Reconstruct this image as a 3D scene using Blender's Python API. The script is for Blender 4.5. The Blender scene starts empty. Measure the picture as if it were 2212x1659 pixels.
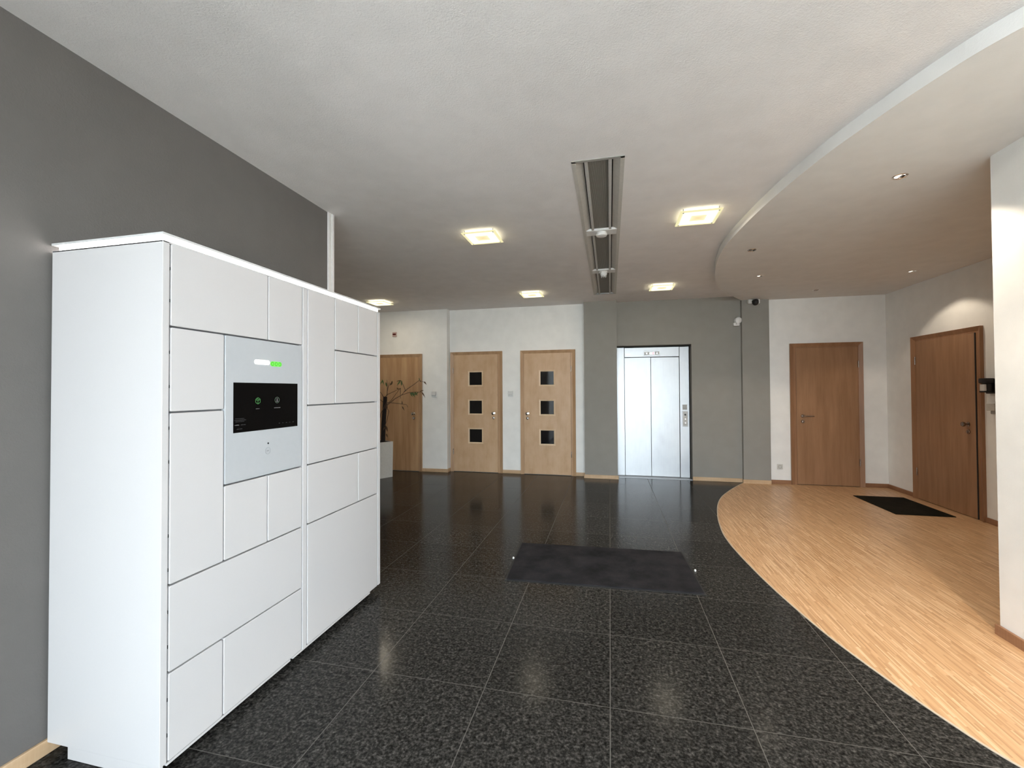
import bpy, bmesh, math, random
from mathutils import Vector, Matrix

random.seed(7)
S = bpy.context.scene
COL = S.collection
PI = math.pi

# ------------------------------------------------------------------ camera
HC = 1.4571
r_ = Vector((0.974985, 0.222209, -0.005184))
u_ = Vector((0.008324, -0.013195, 0.999878))
f_ = Vector((-0.222114, 0.97491, 0.014715))
cam = bpy.data.cameras.new('camera')
camo = bpy.data.objects.new('camera', cam)
COL.objects.link(camo)
cam.sensor_fit = 'HORIZONTAL'
cam.sensor_width = 36.0
cam.lens = 926.78 * 36.0 / 2212.0
cam.clip_start = 0.05
cam.clip_end = 200
M4 = Matrix((( r_.x, u_.x, -f_.x, 0), (r_.y, u_.y, -f_.y, 0), (r_.z, u_.z, -f_.z, HC), (0, 0, 0, 1)))
camo.matrix_world = M4
S.camera = camo

# ------------------------------------------------------------------ world, exposure
S.view_settings.view_transform = 'Standard'
S.view_settings.look = 'None'
S.view_settings.gamma = 1.0
S.view_settings.use_curve_mapping = False
S.view_settings.exposure = 1.18
w = bpy.data.worlds.new('world')
S.world = w
w.use_nodes = True
nt = w.node_tree
nt.nodes.clear()
wo = nt.nodes.new('ShaderNodeOutputWorld')
bg = nt.nodes.new('ShaderNodeBackground')
bg.inputs['Color'].default_value = (0.83, 0.915, 1.0, 1)
bg.inputs['Strength'].default_value = 7.2
nt.links.new(bg.outputs[0], wo.inputs[0])

FACADE_Y = -1.7
def portal(name, loc, rot, sx, sy):
    l = bpy.data.lights.new(name, 'AREA')
    l.shape = 'RECTANGLE'
    l.size = sx
    l.size_y = sy
    l.cycles.is_portal = True
    o = bpy.data.objects.new(name, l)
    o.location = loc
    o.rotation_euler = rot
    COL.objects.link(o)
    return o
FX0 = -1.35     # the entrance front is glazed from here to the right
portal('window_portal', ((FX0 + 2.23) / 2, FACADE_Y - 0.12, 1.45), (PI / 2, 0, 0), 2.23 - FX0, 2.86)
RW1 = -0.38   # the glazing turns the corner and ends here on the right wall
portal('window_portal', (2.40, (RW1 + FACADE_Y) / 2, 1.45), (PI / 2, 0, PI / 2), RW1 - FACADE_Y, 2.84)

sun = bpy.data.lights.new('sun', 'SUN')
sun.energy = 11.0
sun.color = (1.0, 0.93, 0.83)
sun.angle = math.radians(1.0)
suno = bpy.data.objects.new('sun', sun)
COL.objects.link(suno)
suno.rotation_euler = Vector((0.60, -0.20, -0.77)).to_track_quat('-Z', 'Y').to_euler()

ZC = 2.919      # main ceiling
ZS = 2.84       # dropped ceiling
YB = 7.36       # back wall
XL = -2.235     # left wall
XR = 2.23       # near right wall
XE = 3.965      # alcove side wall

# ------------------------------------------------------------------ materials
def mat(name):
    m = bpy.data.materials.new(name)
    m.use_nodes = True
    t = m.node_tree
    b = t.nodes['Principled BSDF']
    return m, t, b
def N(t, typ, **kw):
    n = t.nodes.new(typ)
    for k, v in kw.items():
        setattr(n, k, v)
    return n
def pos(t, scale=(1, 1, 1)):
    g = N(t, 'ShaderNodeNewGeometry')
    mp = N(t, 'ShaderNodeMapping')
    mp.inputs['Scale'].default_value = scale
    t.links.new(g.outputs['Position'], mp.inputs['Vector'])
    return mp.outputs[0]
def ramp(t, fac, stops):
    r = N(t, 'ShaderNodeValToRGB')
    e = r.color_ramp.elements
    while len(e) < len(stops):
        e.new(0.5)
    for i, (p, c) in enumerate(stops):
        e[i].position = p
        e[i].color = (*c, 1)
    t.links.new(fac, r.inputs['Fac'])
    return r.outputs['Color']
def noise(t, vec, scale, detail=3, rough=0.5):
    n = N(t, 'ShaderNodeTexNoise')
    n.inputs['Scale'].default_value = scale
    n.inputs['Detail'].default_value = detail
    n.inputs['Roughness'].default_value = rough
    t.links.new(vec, n.inputs['Vector'])
    return n.outputs['Fac']
def bump(t, b, h, strength, dist):
    n = N(t, 'ShaderNodeBump')
    n.inputs['Strength'].default_value = strength
    n.inputs['Distance'].default_value = dist
    t.links.new(h, n.inputs['Height'])
    t.links.new(n.outputs[0], b.inputs['Normal'])

def plain(name, col, rough=0.5, metal=0.0, spec=0.5, var=0.04, scale=40.0):
    m, t, b = mat(name)
    v = noise(t, pos(t), scale, 2)
    lo = tuple(c * (1 - var) for c in col)
    hi = tuple(min(1, c * (1 + var)) for c in col)
    t.links.new(ramp(t, v, [(0.3, lo), (0.7, hi)]), b.inputs['Base Color'])
    b.inputs['Roughness'].default_value = rough
    b.inputs['Metallic'].default_value = metal
    b.inputs['Specular IOR Level'].default_value = spec
    return m
def plaster(name, col, strength=0.35, rough=0.85):
    m, t, b = mat(name)
    v = noise(t, pos(t), 6, 3)
    lo = tuple(c * 0.97 for c in col)
    hi = tuple(min(1, c * 1.03) for c in col)
    t.links.new(ramp(t, v, [(0.3, lo), (0.7, hi)]), b.inputs['Base Color'])
    b.inputs['Roughness'].default_value = rough
    b.inputs['Specular IOR Level'].default_value = 0.25
    bump(t, b, noise(t, pos(t), 130, 3, 0.6), strength, 0.004)
    return m
def wood(name, base, dark, light, scale=(9, 9, 0.9), rough=0.42):
    m, t, b = mat(name)
    big = noise(t, pos(t, scale), 1.6, 4, 0.55)
    fine = noise(t, pos(t, (90, 90, 3.0)), 1.0, 3, 0.6)
    ob = N(t, 'ShaderNodeObjectInfo')
    mx = N(t, 'ShaderNodeMath', operation='MULTIPLY_ADD')
    mx.inputs[1].default_value = 0.28
    t.links.new(fine, mx.inputs[0])
    sc = N(t, 'ShaderNodeMath', operation='MULTIPLY')
    sc.inputs[1].default_value = 0.72
    t.links.new(big, sc.inputs[0])
    t.links.new(sc.outputs[0], mx.inputs[2])
    t.links.new(ramp(t, mx.outputs[0], [(0.34, dark), (0.5, base), (0.66, light)]), b.inputs['Base Color'])
    b.inputs['Roughness'].default_value = rough
    b.inputs['Specular IOR Level'].default_value = 0.35
    return m
def emit(name, col, strength):
    m = bpy.data.materials.new(name)
    m.use_nodes = True
    t = m.node_tree
    t.nodes.clear()
    o = N(t, 'ShaderNodeOutputMaterial')
    e = N(t, 'ShaderNodeEmission')
    e.inputs['Color'].default_value = (*col, 1)
    e.inputs['Strength'].default_value = strength
    t.links.new(e.outputs[0], o.inputs[0])
    return m

M = {}
M['ceiling'] = plaster('ceiling_paint', (0.85, 0.82, 0.81), 0.55)
M['soffit'] = plaster('dropped_ceiling_paint', (0.78, 0.765, 0.745), 0.15)
M['white_wall'] = plaster('white_wall_paint', (0.87, 0.855, 0.825), 0.25)
M['grey_wall'] = plaster('grey_wall_paint', (0.138, 0.127, 0.119), 0.30)
M['grey_lift'] = plaster('lift_grey_paint', (0.29, 0.275, 0.25), 0.30)
M['trim'] = plain('white_trim_paint', (0.72, 0.70, 0.69), 0.5)
M['locker'] = plain('white_powder_coat', (0.585, 0.562, 0.558), 0.42, var=0.01, scale=300)
M['locker_gap'] = plain('locker_gap_shade', (0.30, 0.30, 0.31), 0.6)  # darker grey puts the shade between the doors into the carcass colour
M['control'] = plain('control_panel_glass', (0.475, 0.485, 0.50), 0.25, var=0.01)
M['led'] = emit('led_white', (1.0, 0.98, 0.96), 7.0)
M['led_cap'] = plain('acrylic_cap', (0.62, 0.61, 0.60), 0.3)
M['screen'] = plain('screen_black', (0.003, 0.003, 0.003), 0.22, spec=0.10, var=0.2)
M['green_led'] = emit('green_led', (0.24, 0.95, 0.13), 0.50)
M['green_icon'] = emit('green_icon', (0.16, 0.50, 0.17), 0.22)
M['green_icon_dim'] = emit('pale_icon', (0.35, 0.48, 0.36), 0.16)
M['white_led'] = emit('white_led', (1.0, 1.0, 0.92), 1.6)
M['screen_text'] = emit('screen_text', (0.5, 0.5, 0.5), 0.16)
M['screen_text_dim'] = emit('screen_text_dim', (0.4, 0.4, 0.4), 0.06)
M['black'] = plain('black_plastic', (0.010, 0.010, 0.011), 0.4)
M['dark_joint'] = plain('dark_joint', (0.02, 0.02, 0.02), 0.9)
M['grey_mark'] = plain('grey_print', (0.30, 0.31, 0.32), 0.6)
M['chrome'] = plain('polished_chrome', (0.82, 0.80, 0.77), 0.12, metal=1.0)
M['bronze'] = plain('dark_nickel', (0.36, 0.30, 0.26), 0.25, metal=1.0)
M['white_plastic'] = plain('white_plastic', (0.72, 0.71, 0.69), 0.4)
M['maple'] = wood('maple_veneer', (0.58, 0.385, 0.235), (0.52, 0.335, 0.19), (0.62, 0.43, 0.27), scale=(4.5, 4.5, 2.4), rough=0.4)
M['maple_frame'] = wood('maple_frame', (0.46, 0.285, 0.16), (0.38, 0.225, 0.12), (0.52, 0.34, 0.20))
M['maple_light'] = wood('maple_bead', (0.70, 0.52, 0.34), (0.64, 0.46, 0.29), (0.76, 0.58, 0.40))
M['beech'] = wood('beech_veneer', (0.34, 0.185, 0.098), (0.29, 0.152, 0.077), (0.39, 0.215, 0.118), rough=0.38)
M['beech_frame'] = wood('beech_frame', (0.31, 0.16, 0.082), (0.26, 0.13, 0.064), (0.36, 0.19, 0.10))
M['alder'] = wood('alder_veneer', (0.46, 0.275, 0.145), (0.37, 0.205, 0.10), (0.56, 0.36, 0.20), scale=(7, 7, 0.6))
M['skirting'] = wood('oak_skirting', (0.56, 0.38, 0.23), (0.50, 0.33, 0.19), (0.62, 0.44, 0.28), scale=(2, 2, 9))
M['skirting_dark'] = wood('beech_skirting', (0.30, 0.15, 0.08), (0.25, 0.12, 0.06), (0.36, 0.19, 0.10), scale=(2, 2, 9))
M['pane'] = plain('unlit_room_glass', (0.006, 0.006, 0.007), 0.06, var=0.1)  # near-black colour stands in for the dark room behind the glass
M['grille'] = None
M['aluminium'] = plain('grey_aluminium', (0.36, 0.35, 0.33), 0.5, metal=0.0)
M['diffuser_side'] = plain('diffuser_side_grey', (0.56, 0.54, 0.50), 0.5)
M['aluminium_light'] = plain('pale_aluminium', (0.55, 0.54, 0.52), 0.5)
M['mullion'] = plain('facade_aluminium', (0.30, 0.30, 0.31), 0.5)
M['planter'] = plain('planter_white', (0.70, 0.69, 0.66), 0.5)
M['soil'] = plain('potting_soil', (0.03, 0.02, 0.015), 0.95, var=0.4, scale=120)
M['moss_pole'] = plain('coir_pole', (0.016, 0.010, 0.008), 0.95, var=0.5, scale=90)
M['twig'] = plain('woody_stem', (0.10, 0.055, 0.03), 0.7, var=0.3)
M['leaf'] = plain('green_leaf', (0.07, 0.12, 0.035), 0.5, var=0.35, scale=30)
M['leaf_brown'] = plain('withered_leaf', (0.09, 0.05, 0.022), 0.6, var=0.35, scale=30)
M['red'] = plain('dark_red_plastic', (0.10, 0.008, 0.006), 0.4)
M['pink'] = plain('pale_red_plastic', (0.55, 0.40, 0.36), 0.5)
M['socket'] = plain('socket_plastic', (0.62, 0.60, 0.55), 0.45)
M['pavement'] = plain('outside_paving', (0.42, 0.41, 0.39), 0.9, var=0.15, scale=3)
M['lamp_back'] = plain('lamp_housing', (0.6, 0.58, 0.52), 0.5)

# granite: black polished, salt and pepper
def granite():
    m, t, b = mat('polished_black_granite')
    p = pos(t)
    n1 = noise(t, p, 82, 5, 0.62)
    n2 = noise(t, p, 38, 3, 0.6)
    mx = N(t, 'ShaderNodeMath', operation='MULTIPLY_ADD')
    mx.inputs[1].default_value = 0.62
    t.links.new(n1, mx.inputs[0])
    sc = N(t, 'ShaderNodeMath', operation='MULTIPLY')
    sc.inputs[1].default_value = 0.38
    t.links.new(n2, sc.inputs[0])
    t.links.new(sc.outputs[0], mx.inputs[2])
    col = ramp(t, mx.outputs[0], [(0.36, (0.005, 0.0048, 0.0046)), (0.47, (0.018, 0.017, 0.0158)), (0.56, (0.046, 0.0435, 0.040)), (0.68, (0.12, 0.114, 0.106))])
    ob = N(t, 'ShaderNodeObjectInfo')
    mul = N(t, 'ShaderNodeMapRange')
    mul.inputs['To Min'].default_value = 0.8
    mul.inputs['To Max'].default_value = 1.15
    t.links.new(ob.outputs['Random'], mul.inputs['Value'])
    vm = N(t, 'ShaderNodeVectorMath', operation='SCALE')
    t.links.new(col, vm.inputs[0])
    t.links.new(mul.outputs[0], vm.inputs['Scale'])
    t.links.new(vm.outputs[0], b.inputs['Base Color'])
    rr = N(t, 'ShaderNodeMapRange')
    rr.inputs['To Min'].default_value = 0.10
    rr.inputs['To Max'].default_value = 0.22
    t.links.new(noise(t, p, 2.3, 4), rr.inputs['Value'])
    t.links.new(rr.outputs[0], b.inputs['Roughness'])
    b.inputs['Specular IOR Level'].default_value = 0.085
    bump(t, b, noise(t, p, 160, 2), 0.06, 0.001)
    return m
M['granite'] = granite()
M['grout'] = plain('grey_grout', (0.095, 0.089, 0.080), 0.85, var=0.2)

def parquet():
    m, t, b = mat('lamella_parquet')
    g = N(t, 'ShaderNodeNewGeometry')
    sx = N(t, 'ShaderNodeSeparateXYZ')
    t.links.new(g.outputs['Position'], sx.inputs[0])
    def mth(op, a, bb=None):
        n = N(t, 'ShaderNodeMath', operation=op)
        for i, v in enumerate((a, bb)):
            if v is None:
                continue
            if isinstance(v, (int, float)):
                n.inputs[i].default_value = v
            else:
                t.links.new(v, n.inputs[i])
        return n.outputs[0]
    strip = mth('FLOOR', mth('DIVIDE', sx.outputs['X'], 0.0080))
    w1 = N(t, 'ShaderNodeTexWhiteNoise', noise_dimensions='1D')
    t.links.new(strip, w1.inputs['W'])
    piece = mth('FLOOR', mth('ADD', mth('DIVIDE', sx.outputs['Y'], 0.18), mth('MULTIPLY', w1.outputs['Value'], 7.0)))
    cmb = N(t, 'ShaderNodeCombineXYZ')
    t.links.new(strip, cmb.inputs[0])
    t.links.new(piece, cmb.inputs[1])
    w2 = N(t, 'ShaderNodeTexWhiteNoise', noise_dimensions='3D')
    t.links.new(cmb.outputs[0], w2.inputs['Vector'])
    c1 = ramp(t, w2.outputs['Value'], [(0.0, (0.45, 0.255, 0.125)), (0.25, (0.55, 0.325, 0.17)), (0.75, (0.63, 0.395, 0.215)), (1.0, (0.74, 0.51, 0.31))])
    n1 = noise(t, pos(t, (60, 5, 1)), 1.0, 3)
    mr = N(t, 'ShaderNodeMapRange')
    mr.inputs['To Min'].default_value = 0.85
    mr.inputs['To Max'].default_value = 1.12
    t.links.new(n1, mr.inputs['Value'])
    vm = N(t, 'ShaderNodeVectorMath', operation='SCALE')
    t.links.new(c1, vm.inputs[0])
    t.links.new(mr.outputs[0], vm.inputs['Scale'])
    t.links.new(vm.outputs[0], b.inputs['Base Color'])
    b.inputs['Roughness'].default_value = 0.36
    b.inputs['Specular IOR Level'].default_value = 0.4
    return m
M['parquet'] = parquet()
M['border'] = plain('pale_edge_strip', (0.55, 0.46, 0.36), 0.4)

def steel(name, base, rough):
    m, t, b = mat(name)
    fine = noise(t, pos(t, (400, 400, 3)), 1.0, 2)
    cloud = noise(t, pos(t, (2.2, 2.2, 1.6)), 1.0, 4)
    add = N(t, 'ShaderNodeMath', operation='MULTIPLY_ADD')
    add.inputs[1].default_value = 0.35
    t.links.new(fine, add.inputs[0])
    t.links.new(cloud, add.inputs[2])
    lo = tuple(c * 0.80 for c in base)
    hi = tuple(min(1, c * 1.12) for c in base)
    t.links.new(ramp(t, add.outputs[0], [(0.4, lo), (0.9, hi)]), b.inputs['Base Color'])
    rr = N(t, 'ShaderNodeMapRange')
    rr.inputs['To Min'].default_value = rough * 0.85
    rr.inputs['To Max'].default_value = rough * 1.2
    t.links.new(cloud, rr.inputs['Value'])
    t.links.new(rr.outputs[0], b.inputs['Roughness'])
    b.inputs['Metallic'].default_value = 1.0
    return m
M['steel'] = steel('brushed_steel', (0.40, 0.405, 0.415), 0.40)
M['steel_dark'] = steel('dark_steel_plate', (0.42, 0.42, 0.43), 0.35)

def grille():
    m, t, b = mat('perforated_grille')
    wv = N(t, 'ShaderNodeTexWave', wave_type='BANDS', bands_direction='X')
    wv.inputs['Scale'].default_value = 48
    t.links.new(pos(t), wv.inputs['Vector'])
    t.links.new(ramp(t, wv.outputs['Fac'], [(0.2, (0.12, 0.115, 0.10)), (0.8, (0.30, 0.29, 0.26))]), b.inputs['Base Color'])
    b.inputs['Roughness'].default_value = 0.6
    bump(t, b, wv.outputs['Fac'], 0.4, 0.004)
    return m
M['grille'] = grille()

def carpet(name, c0, c1):
    m, t, b = mat(name)
    p = pos(t)
    n1 = noise(t, p, 260, 3, 0.7)
    n2 = noise(t, p, 5, 4, 0.6)
    mx = N(t, 'ShaderNodeMath', operation='MULTIPLY_ADD')
    mx.inputs[1].default_value = 0.6
    t.links.new(n2, mx.inputs[0])
    sc = N(t, 'ShaderNodeMath', operation='MULTIPLY')
    sc.inputs[1].default_value = 0.4
    t.links.new(n1, sc.inputs[0])
    t.links.new(sc.outputs[0], mx.inputs[2])
    t.links.new(ramp(t, mx.outputs[0], [(0.35, c0), (0.65, c1)]), b.inputs['Base Color'])
    b.inputs['Roughness'].default_value = 1.0
    b.inputs['Specular IOR Level'].default_value = 0.1
    bump(t, b, n1, 0.8, 0.006)
    return m
M['mat_pile'] = carpet('charcoal_mat_pile', (0.012, 0.012, 0.014), (0.038, 0.037, 0.042))
M['mat_coir'] = carpet('dark_brown_mat', (0.010, 0.009, 0.006), (0.022, 0.019, 0.013))
M['rubber'] = plain('black_rubber', (0.010, 0.010, 0.011), 0.7)

def glass():
    m = bpy.data.materials.new('clear_facade_glass')
    m.use_nodes = True
    t = m.node_tree
    t.nodes.clear()
    o = N(t, 'ShaderNodeOutputMaterial')
    mix = N(t, 'ShaderNodeMixShader')
    fr = N(t, 'ShaderNodeFresnel')
    fr.inputs['IOR'].default_value = 1.35
    tr = N(t, 'ShaderNodeBsdfTransparent')
    tr.inputs['Color'].default_value = (0.96, 0.98, 0.975, 1)
    gl = N(t, 'ShaderNodeBsdfGlossy')
    gl.inputs['Roughness'].default_value = 0.02
    t.links.new(fr.outputs[0], mix.inputs[0])
    t.links.new(tr.outputs[0], mix.inputs[1])
    t.links.new(gl.outputs[0], mix.inputs[2])
    t.links.new(mix.outputs[0], o.inputs[0])
    return m
M['glass'] = glass()

def lamp_glass():
    # frosted square, brightest in a ring round a printed rectangle
    m = bpy.data.materials.new('lit_frosted_glass')
    m.use_nodes = True
    t = m.node_tree
    t.nodes.clear()
    o = N(t, 'ShaderNodeOutputMaterial')
    e = N(t, 'ShaderNodeEmission')
    tc = N(t, 'ShaderNodeTexCoord')
    sep = N(t, 'ShaderNodeSeparateXYZ')
    t.links.new(tc.outputs['Object'], sep.inputs[0])
    def mth(op, a, bb=None):
        n = N(t, 'ShaderNodeMath', operation=op)
        for i, v in enumerate((a, bb)):
            if v is None:
                continue
            if isinstance(v, (int, float)):
                n.inputs[i].default_value = v
            else:
                t.links.new(v, n.inputs[i])
        return n.outputs[0]
    d = mth('MAXIMUM', mth('ABSOLUTE', sep.outputs['X']), mth('ABSOLUTE', sep.outputs['Y']))
    c = ramp(t, mth('DIVIDE', d, 0.16), [(0.0, (1.0, 0.80, 0.42)), (0.36, (1.0, 0.86, 0.55)), (0.44, (1.0, 0.97, 0.86)), (0.70, (1.0, 0.97, 0.85)), (0.92, (1.0, 0.92, 0.52))])
    s = ramp(t, mth('DIVIDE', d, 0.16), [(0.0, (0.2,) * 3), (0.36, (0.24,) * 3), (0.46, (0.75,) * 3), (0.66, (0.75,) * 3), (0.86, (0.20,) * 3)])
    t.links.new(c, e.inputs['Color'])
    t.links.new(mth('MULTIPLY', s, 2.1), e.inputs['Strength'])
    t.links.new(e.outputs[0], o.inputs[0])
    return m
M['lamp_glass'] = lamp_glass()
M['lamp_bulb'] = emit('lamp_bulb', (1.0, 0.82, 0.48), 24.0)
M['downlight_glow'] = emit('downlight_glow', (1.0, 0.93, 0.82), 0.9)

# ------------------------------------------------------------------ mesh builder
class MB:
    def __init__(s):
        s.v = []
        s.f = []
    def add(s, vs, fs):
        k = len(s.v)
        s.v += [tuple(v) for v in vs]
        s.f += [tuple(i + k for i in f) for f in fs]
        return s
    def box(s, x0, x1, y0, y1, z0, z1):
        vs = [(x, y, z) for z in (z0, z1) for y in (y0, y1) for x in (x0, x1)]
        return s.add(vs, [(0, 2, 3, 1), (4, 5, 7, 6), (0, 1, 5, 4), (2, 6, 7, 3), (0, 4, 6, 2), (1, 3, 7, 5)])
    def bbox(s, x0, x1, y0, y1, z0, z1, b):
        bm = bmesh.new()
        bmesh.ops.create_cube(bm, size=1.0)
        for v in bm.verts:
            v.co = Vector(((x0 + x1) / 2 + v.co.x * (x1 - x0), (y0 + y1) / 2 + v.co.y * (y1 - y0), (z0 + z1) / 2 + v.co.z * (z1 - z0)))
        bmesh.ops.bevel(bm, geom=list(bm.edges), offset=b, segments=2, affect='EDGES', profile=0.5)
        bm.verts.ensure_lookup_table()
        for i, v in enumerate(bm.verts):
            v.index = i
        s.add([v.co.copy() for v in bm.verts], [[v.index for v in f.verts] for f in bm.faces])
        bm.free()
        return s
    def prism(s, poly, z0, z1):
        n = len(poly)
        vs = [(x, y, z0) for x, y in poly] + [(x, y, z1) for x, y in poly]
        fs = [tuple(range(n - 1, -1, -1)), tuple(range(n, 2 * n))]
        fs += [(i, (i + 1) % n, n + (i + 1) % n, n + i) for i in range(n)]
        return s.add(vs, fs)
    def lathe(s, o, axis, prof, n=24, caps=True):
        a = Vector(axis).normalized()
        h = Vector((0, 0, 1)) if abs(a.z) < 0.9 else Vector((1, 0, 0))
        e1 = a.cross(h).normalized()
        e2 = a.cross(e1)
        o = Vector(o)
        vs = []
        for rad, t in prof:
            for i in range(n):
                an = 2 * PI * i / n
                vs.append(o + a * t + (e1 * math.cos(an) + e2 * math.sin(an)) * rad)
        fs = []
        for k in range(len(prof) - 1):
            for i in range(n):
                j = (i + 1) % n
                fs.append((k * n + i, k * n + j, (k + 1) * n + j, (k + 1) * n + i))
        if caps:
            fs.append(tuple(range(n - 1, -1, -1)))
            q = (len(prof) - 1) * n
            fs.append(tuple(range(q, q + n)))
        return s.add(vs, fs)
    def tube(s, pts, rad, n=8):
        pts = [Vector(p) for p in pts]
        R = rad if isinstance(rad, (list, tuple)) else [rad] * len(pts)
        vs, fs = [], []
        for k, p in enumerate(pts):
            d = (pts[min(k + 1, len(pts) - 1)] - pts[max(k - 1, 0)]).normalized()
            h = Vector((0, 0, 1)) if abs(d.z) < 0.9 else Vector((1, 0, 0))
            e1 = d.cross(h).normalized()
            e2 = d.cross(e1)
            for i in range(n):
                an = 2 * PI * i / n
                vs.append(p + (e1 * math.cos(an) + e2 * math.sin(an)) * R[k])
        for k in range(len(pts) - 1):
            for i in range(n):
                j = (i + 1) % n
                fs.append((k * n + i, k * n + j, (k + 1) * n + j, (k + 1) * n + i))
        fs.append(tuple(range(n - 1, -1, -1)))
        q = (len(pts) - 1) * n
        fs.append(tuple(range(q, q + n)))
        return s.add(vs, fs)
    def build(s, name, m, parent=None, smooth=False, origin=None):
        me = bpy.data.meshes.new(name)
        off = Vector((0, 0, 0))
        if parent is not None:
            pw = parent
            while pw is not None:
                off += pw.location
                pw = pw.parent
        org = Vector(origin) if origin is not None else off
        me.from_pydata([tuple(Vector(v) - org) for v in s.v], [], s.f)
        bm = bmesh.new()
        bm.from_mesh(me)
        bmesh.ops.recalc_face_normals(bm, faces=list(bm.faces))
        bm.to_mesh(me)
        bm.free()
        me.materials.append(m)
        if smooth:
            for p in me.polygons:
                p.use_smooth = True
            me.set_sharp_from_angle(angle=math.radians(40))
        o = bpy.data.objects.new(name, me)
        COL.objects.link(o)
        if parent is not None:
            o.parent = parent
        o.location = org - off
        return o

def tag(o, label, cat, group=None, kind=None):
    o['label'] = label
    o['category'] = cat
    if group:
        o['group'] = group
    if kind:
        o['kind'] = kind
    return o
def thing(name, loc, label, cat, group=None, kind=None):
    o = bpy.data.objects.new(name, None)
    o.empty_display_size = 0.1
    COL.objects.link(o)
    o.location = loc
    return tag(o, label, cat, group, kind)
def B(*a):
    return MB().box(*a)
def BB(*a):
    return MB().bbox(*a)
def copy_tree(o, parent=None):
    c = o.copy()
    COL.objects.link(c)
    c.parent = parent
    for ch in list(o.children):
        copy_tree(ch, c)
    return c

# ------------------------------------------------------------------ the curve shared by parquet and dropped ceiling
CURVE = [(2.60, 0.95), (2.20, 1.30), (1.86, 1.62), (1.545, 2.04), (1.43, 2.28), (1.345, 2.54), (1.258, 2.86), (1.197, 3.20), (1.150, 3.56), (1.118, 3.95), (1.100, 4.32),
         (1.106, 4.66), (1.145, 5.00), (1.205, 5.36), (1.32, 5.86), (1.466, 6.295), (1.651, 6.683), (1.827, 7.001), (2.012, 7.31)]
def catmull(P, n=6):
    out = []
    for i in range(len(P) - 1):
        p0 = Vector(P[max(i - 1, 0)])
        p1 = Vector(P[i])
        p2 = Vector(P[i + 1])
        p3 = Vector(P[min(i + 2, len(P) - 1)])
        for k in range(n):
            t = k / n
            q = 0.5 * ((2 * p1) + (p2 - p0) * t + (2 * p0 - 5 * p1 + 4 * p2 - p3) * t * t + (3 * p1 - p0 - 3 * p2 + p3) * t ** 3)
            out.append((q.x, q.y))
    out.append(tuple(P[-1]))
    return out
CV = catmull(CURVE)
def cx(y):
    if y <= CV[0][1]:
        return CV[0][0] + (CV[0][1] - y) * 1.1
    for (xa, ya), (xb, yb) in zip(CV, CV[1:]):
        if ya <= y <= yb:
            return xa + (xb - xa) * (y - ya) / (yb - ya)
    return CV[-1][0]

# ------------------------------------------------------------------ ground outside, floor slab and tiles
tag(B(-30, 30, -40, 25, -0.22, -0.14).build('pavement_outside', M['pavement']), 'grey paving outside the glass entrance front behind the viewer', 'pavement', kind='structure')
floor = tag(B(-5.7, 2.6, FACADE_Y - 0.1, 8.0, -0.12, -0.0006).build('floor', M['grout']), 'polished black granite tile floor with thin grey joints', 'floor', kind='structure')
TX, TY, TS, TG = -0.01, 2.038, 0.6, 0.0021
full = None
for i in range(-10, 5):
    for j in range(-7, 10):
        x0, x1 = TX + i * TS + TG, TX + (i + 1) * TS - TG
        y0, y1 = TY + j * TS + TG, TY + (j + 1) * TS - TG
        if y0 < FACADE_Y - 0.1 and y1 < FACADE_Y:
            continue
        if y0 > 7.60 or (x1 < XL - 0.25 and y1 < 2.9) or x0 > XR + 0.2:
            continue
        y1c = min(y1, 7.62)
        ys = [y0 + (y1c - y0) * k / 12 for k in range(13)]
        right = [(min(x1, cx(y) - 0.012), y) for y in ys]
        if all(r[0] > x1 - 1e-6 for r in right) and y1c == y1:
            if full is None:
                full = MB().box(-TS / 2 + TG, TS / 2 - TG, -TS / 2 + TG, TS / 2 - TG, -0.010, 0.0)
                o = full.build('tile', M['granite'], floor)
                full = o
            else:
                o = full.copy()
                COL.objects.link(o)
            o.location = ((x0 + x1) / 2, (y0 + y1) / 2, 0)
            continue
        run = []
        runs = []
        for r in right:
            if r[0] > x0 + 0.004:
                run.append(r)
            else:
                if len(run) > 1:
                    runs.append(run)
                run = []
        if len(run) > 1:
            runs.append(run)
        for run in runs:
            poly = [(x0, run[0][1])] + run + [(x0, run[-1][1])]
            c = ((x0 + x1) / 2, (y0 + y1) / 2, 0)
            MB().prism(poly, -0.010, 0.0).build('tile', M['granite'], floor, origin=c)

# parquet on the right, bordered by the curve
pq = [p for p in CV if p[1] < 7.32] + [(2.012, 7.4), (4.1, 7.4), (4.1, 2.9), (2.6, 2.9)]
pf = tag(MB().prism(pq, -0.12, 0.0012).build('parquet_floor', M['parquet']), 'light brown strip parquet with curved edge in the door alcove', 'floor', kind='structure')
strip = MB()
for (xa, ya), (xb, yb) in zip(CV, CV[1:]):
    d = Vector((xb - xa, yb - ya)).normalized()
    n = Vector((-d.y, d.x)) * 0.011
    strip.prism([(xa, ya), (xb, yb), (xb + n.x, yb + n.y), (xa + n.x, ya + n.y)], -0.004, 0.003)
strip.build('edge_strip', M['border'], pf)

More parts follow.
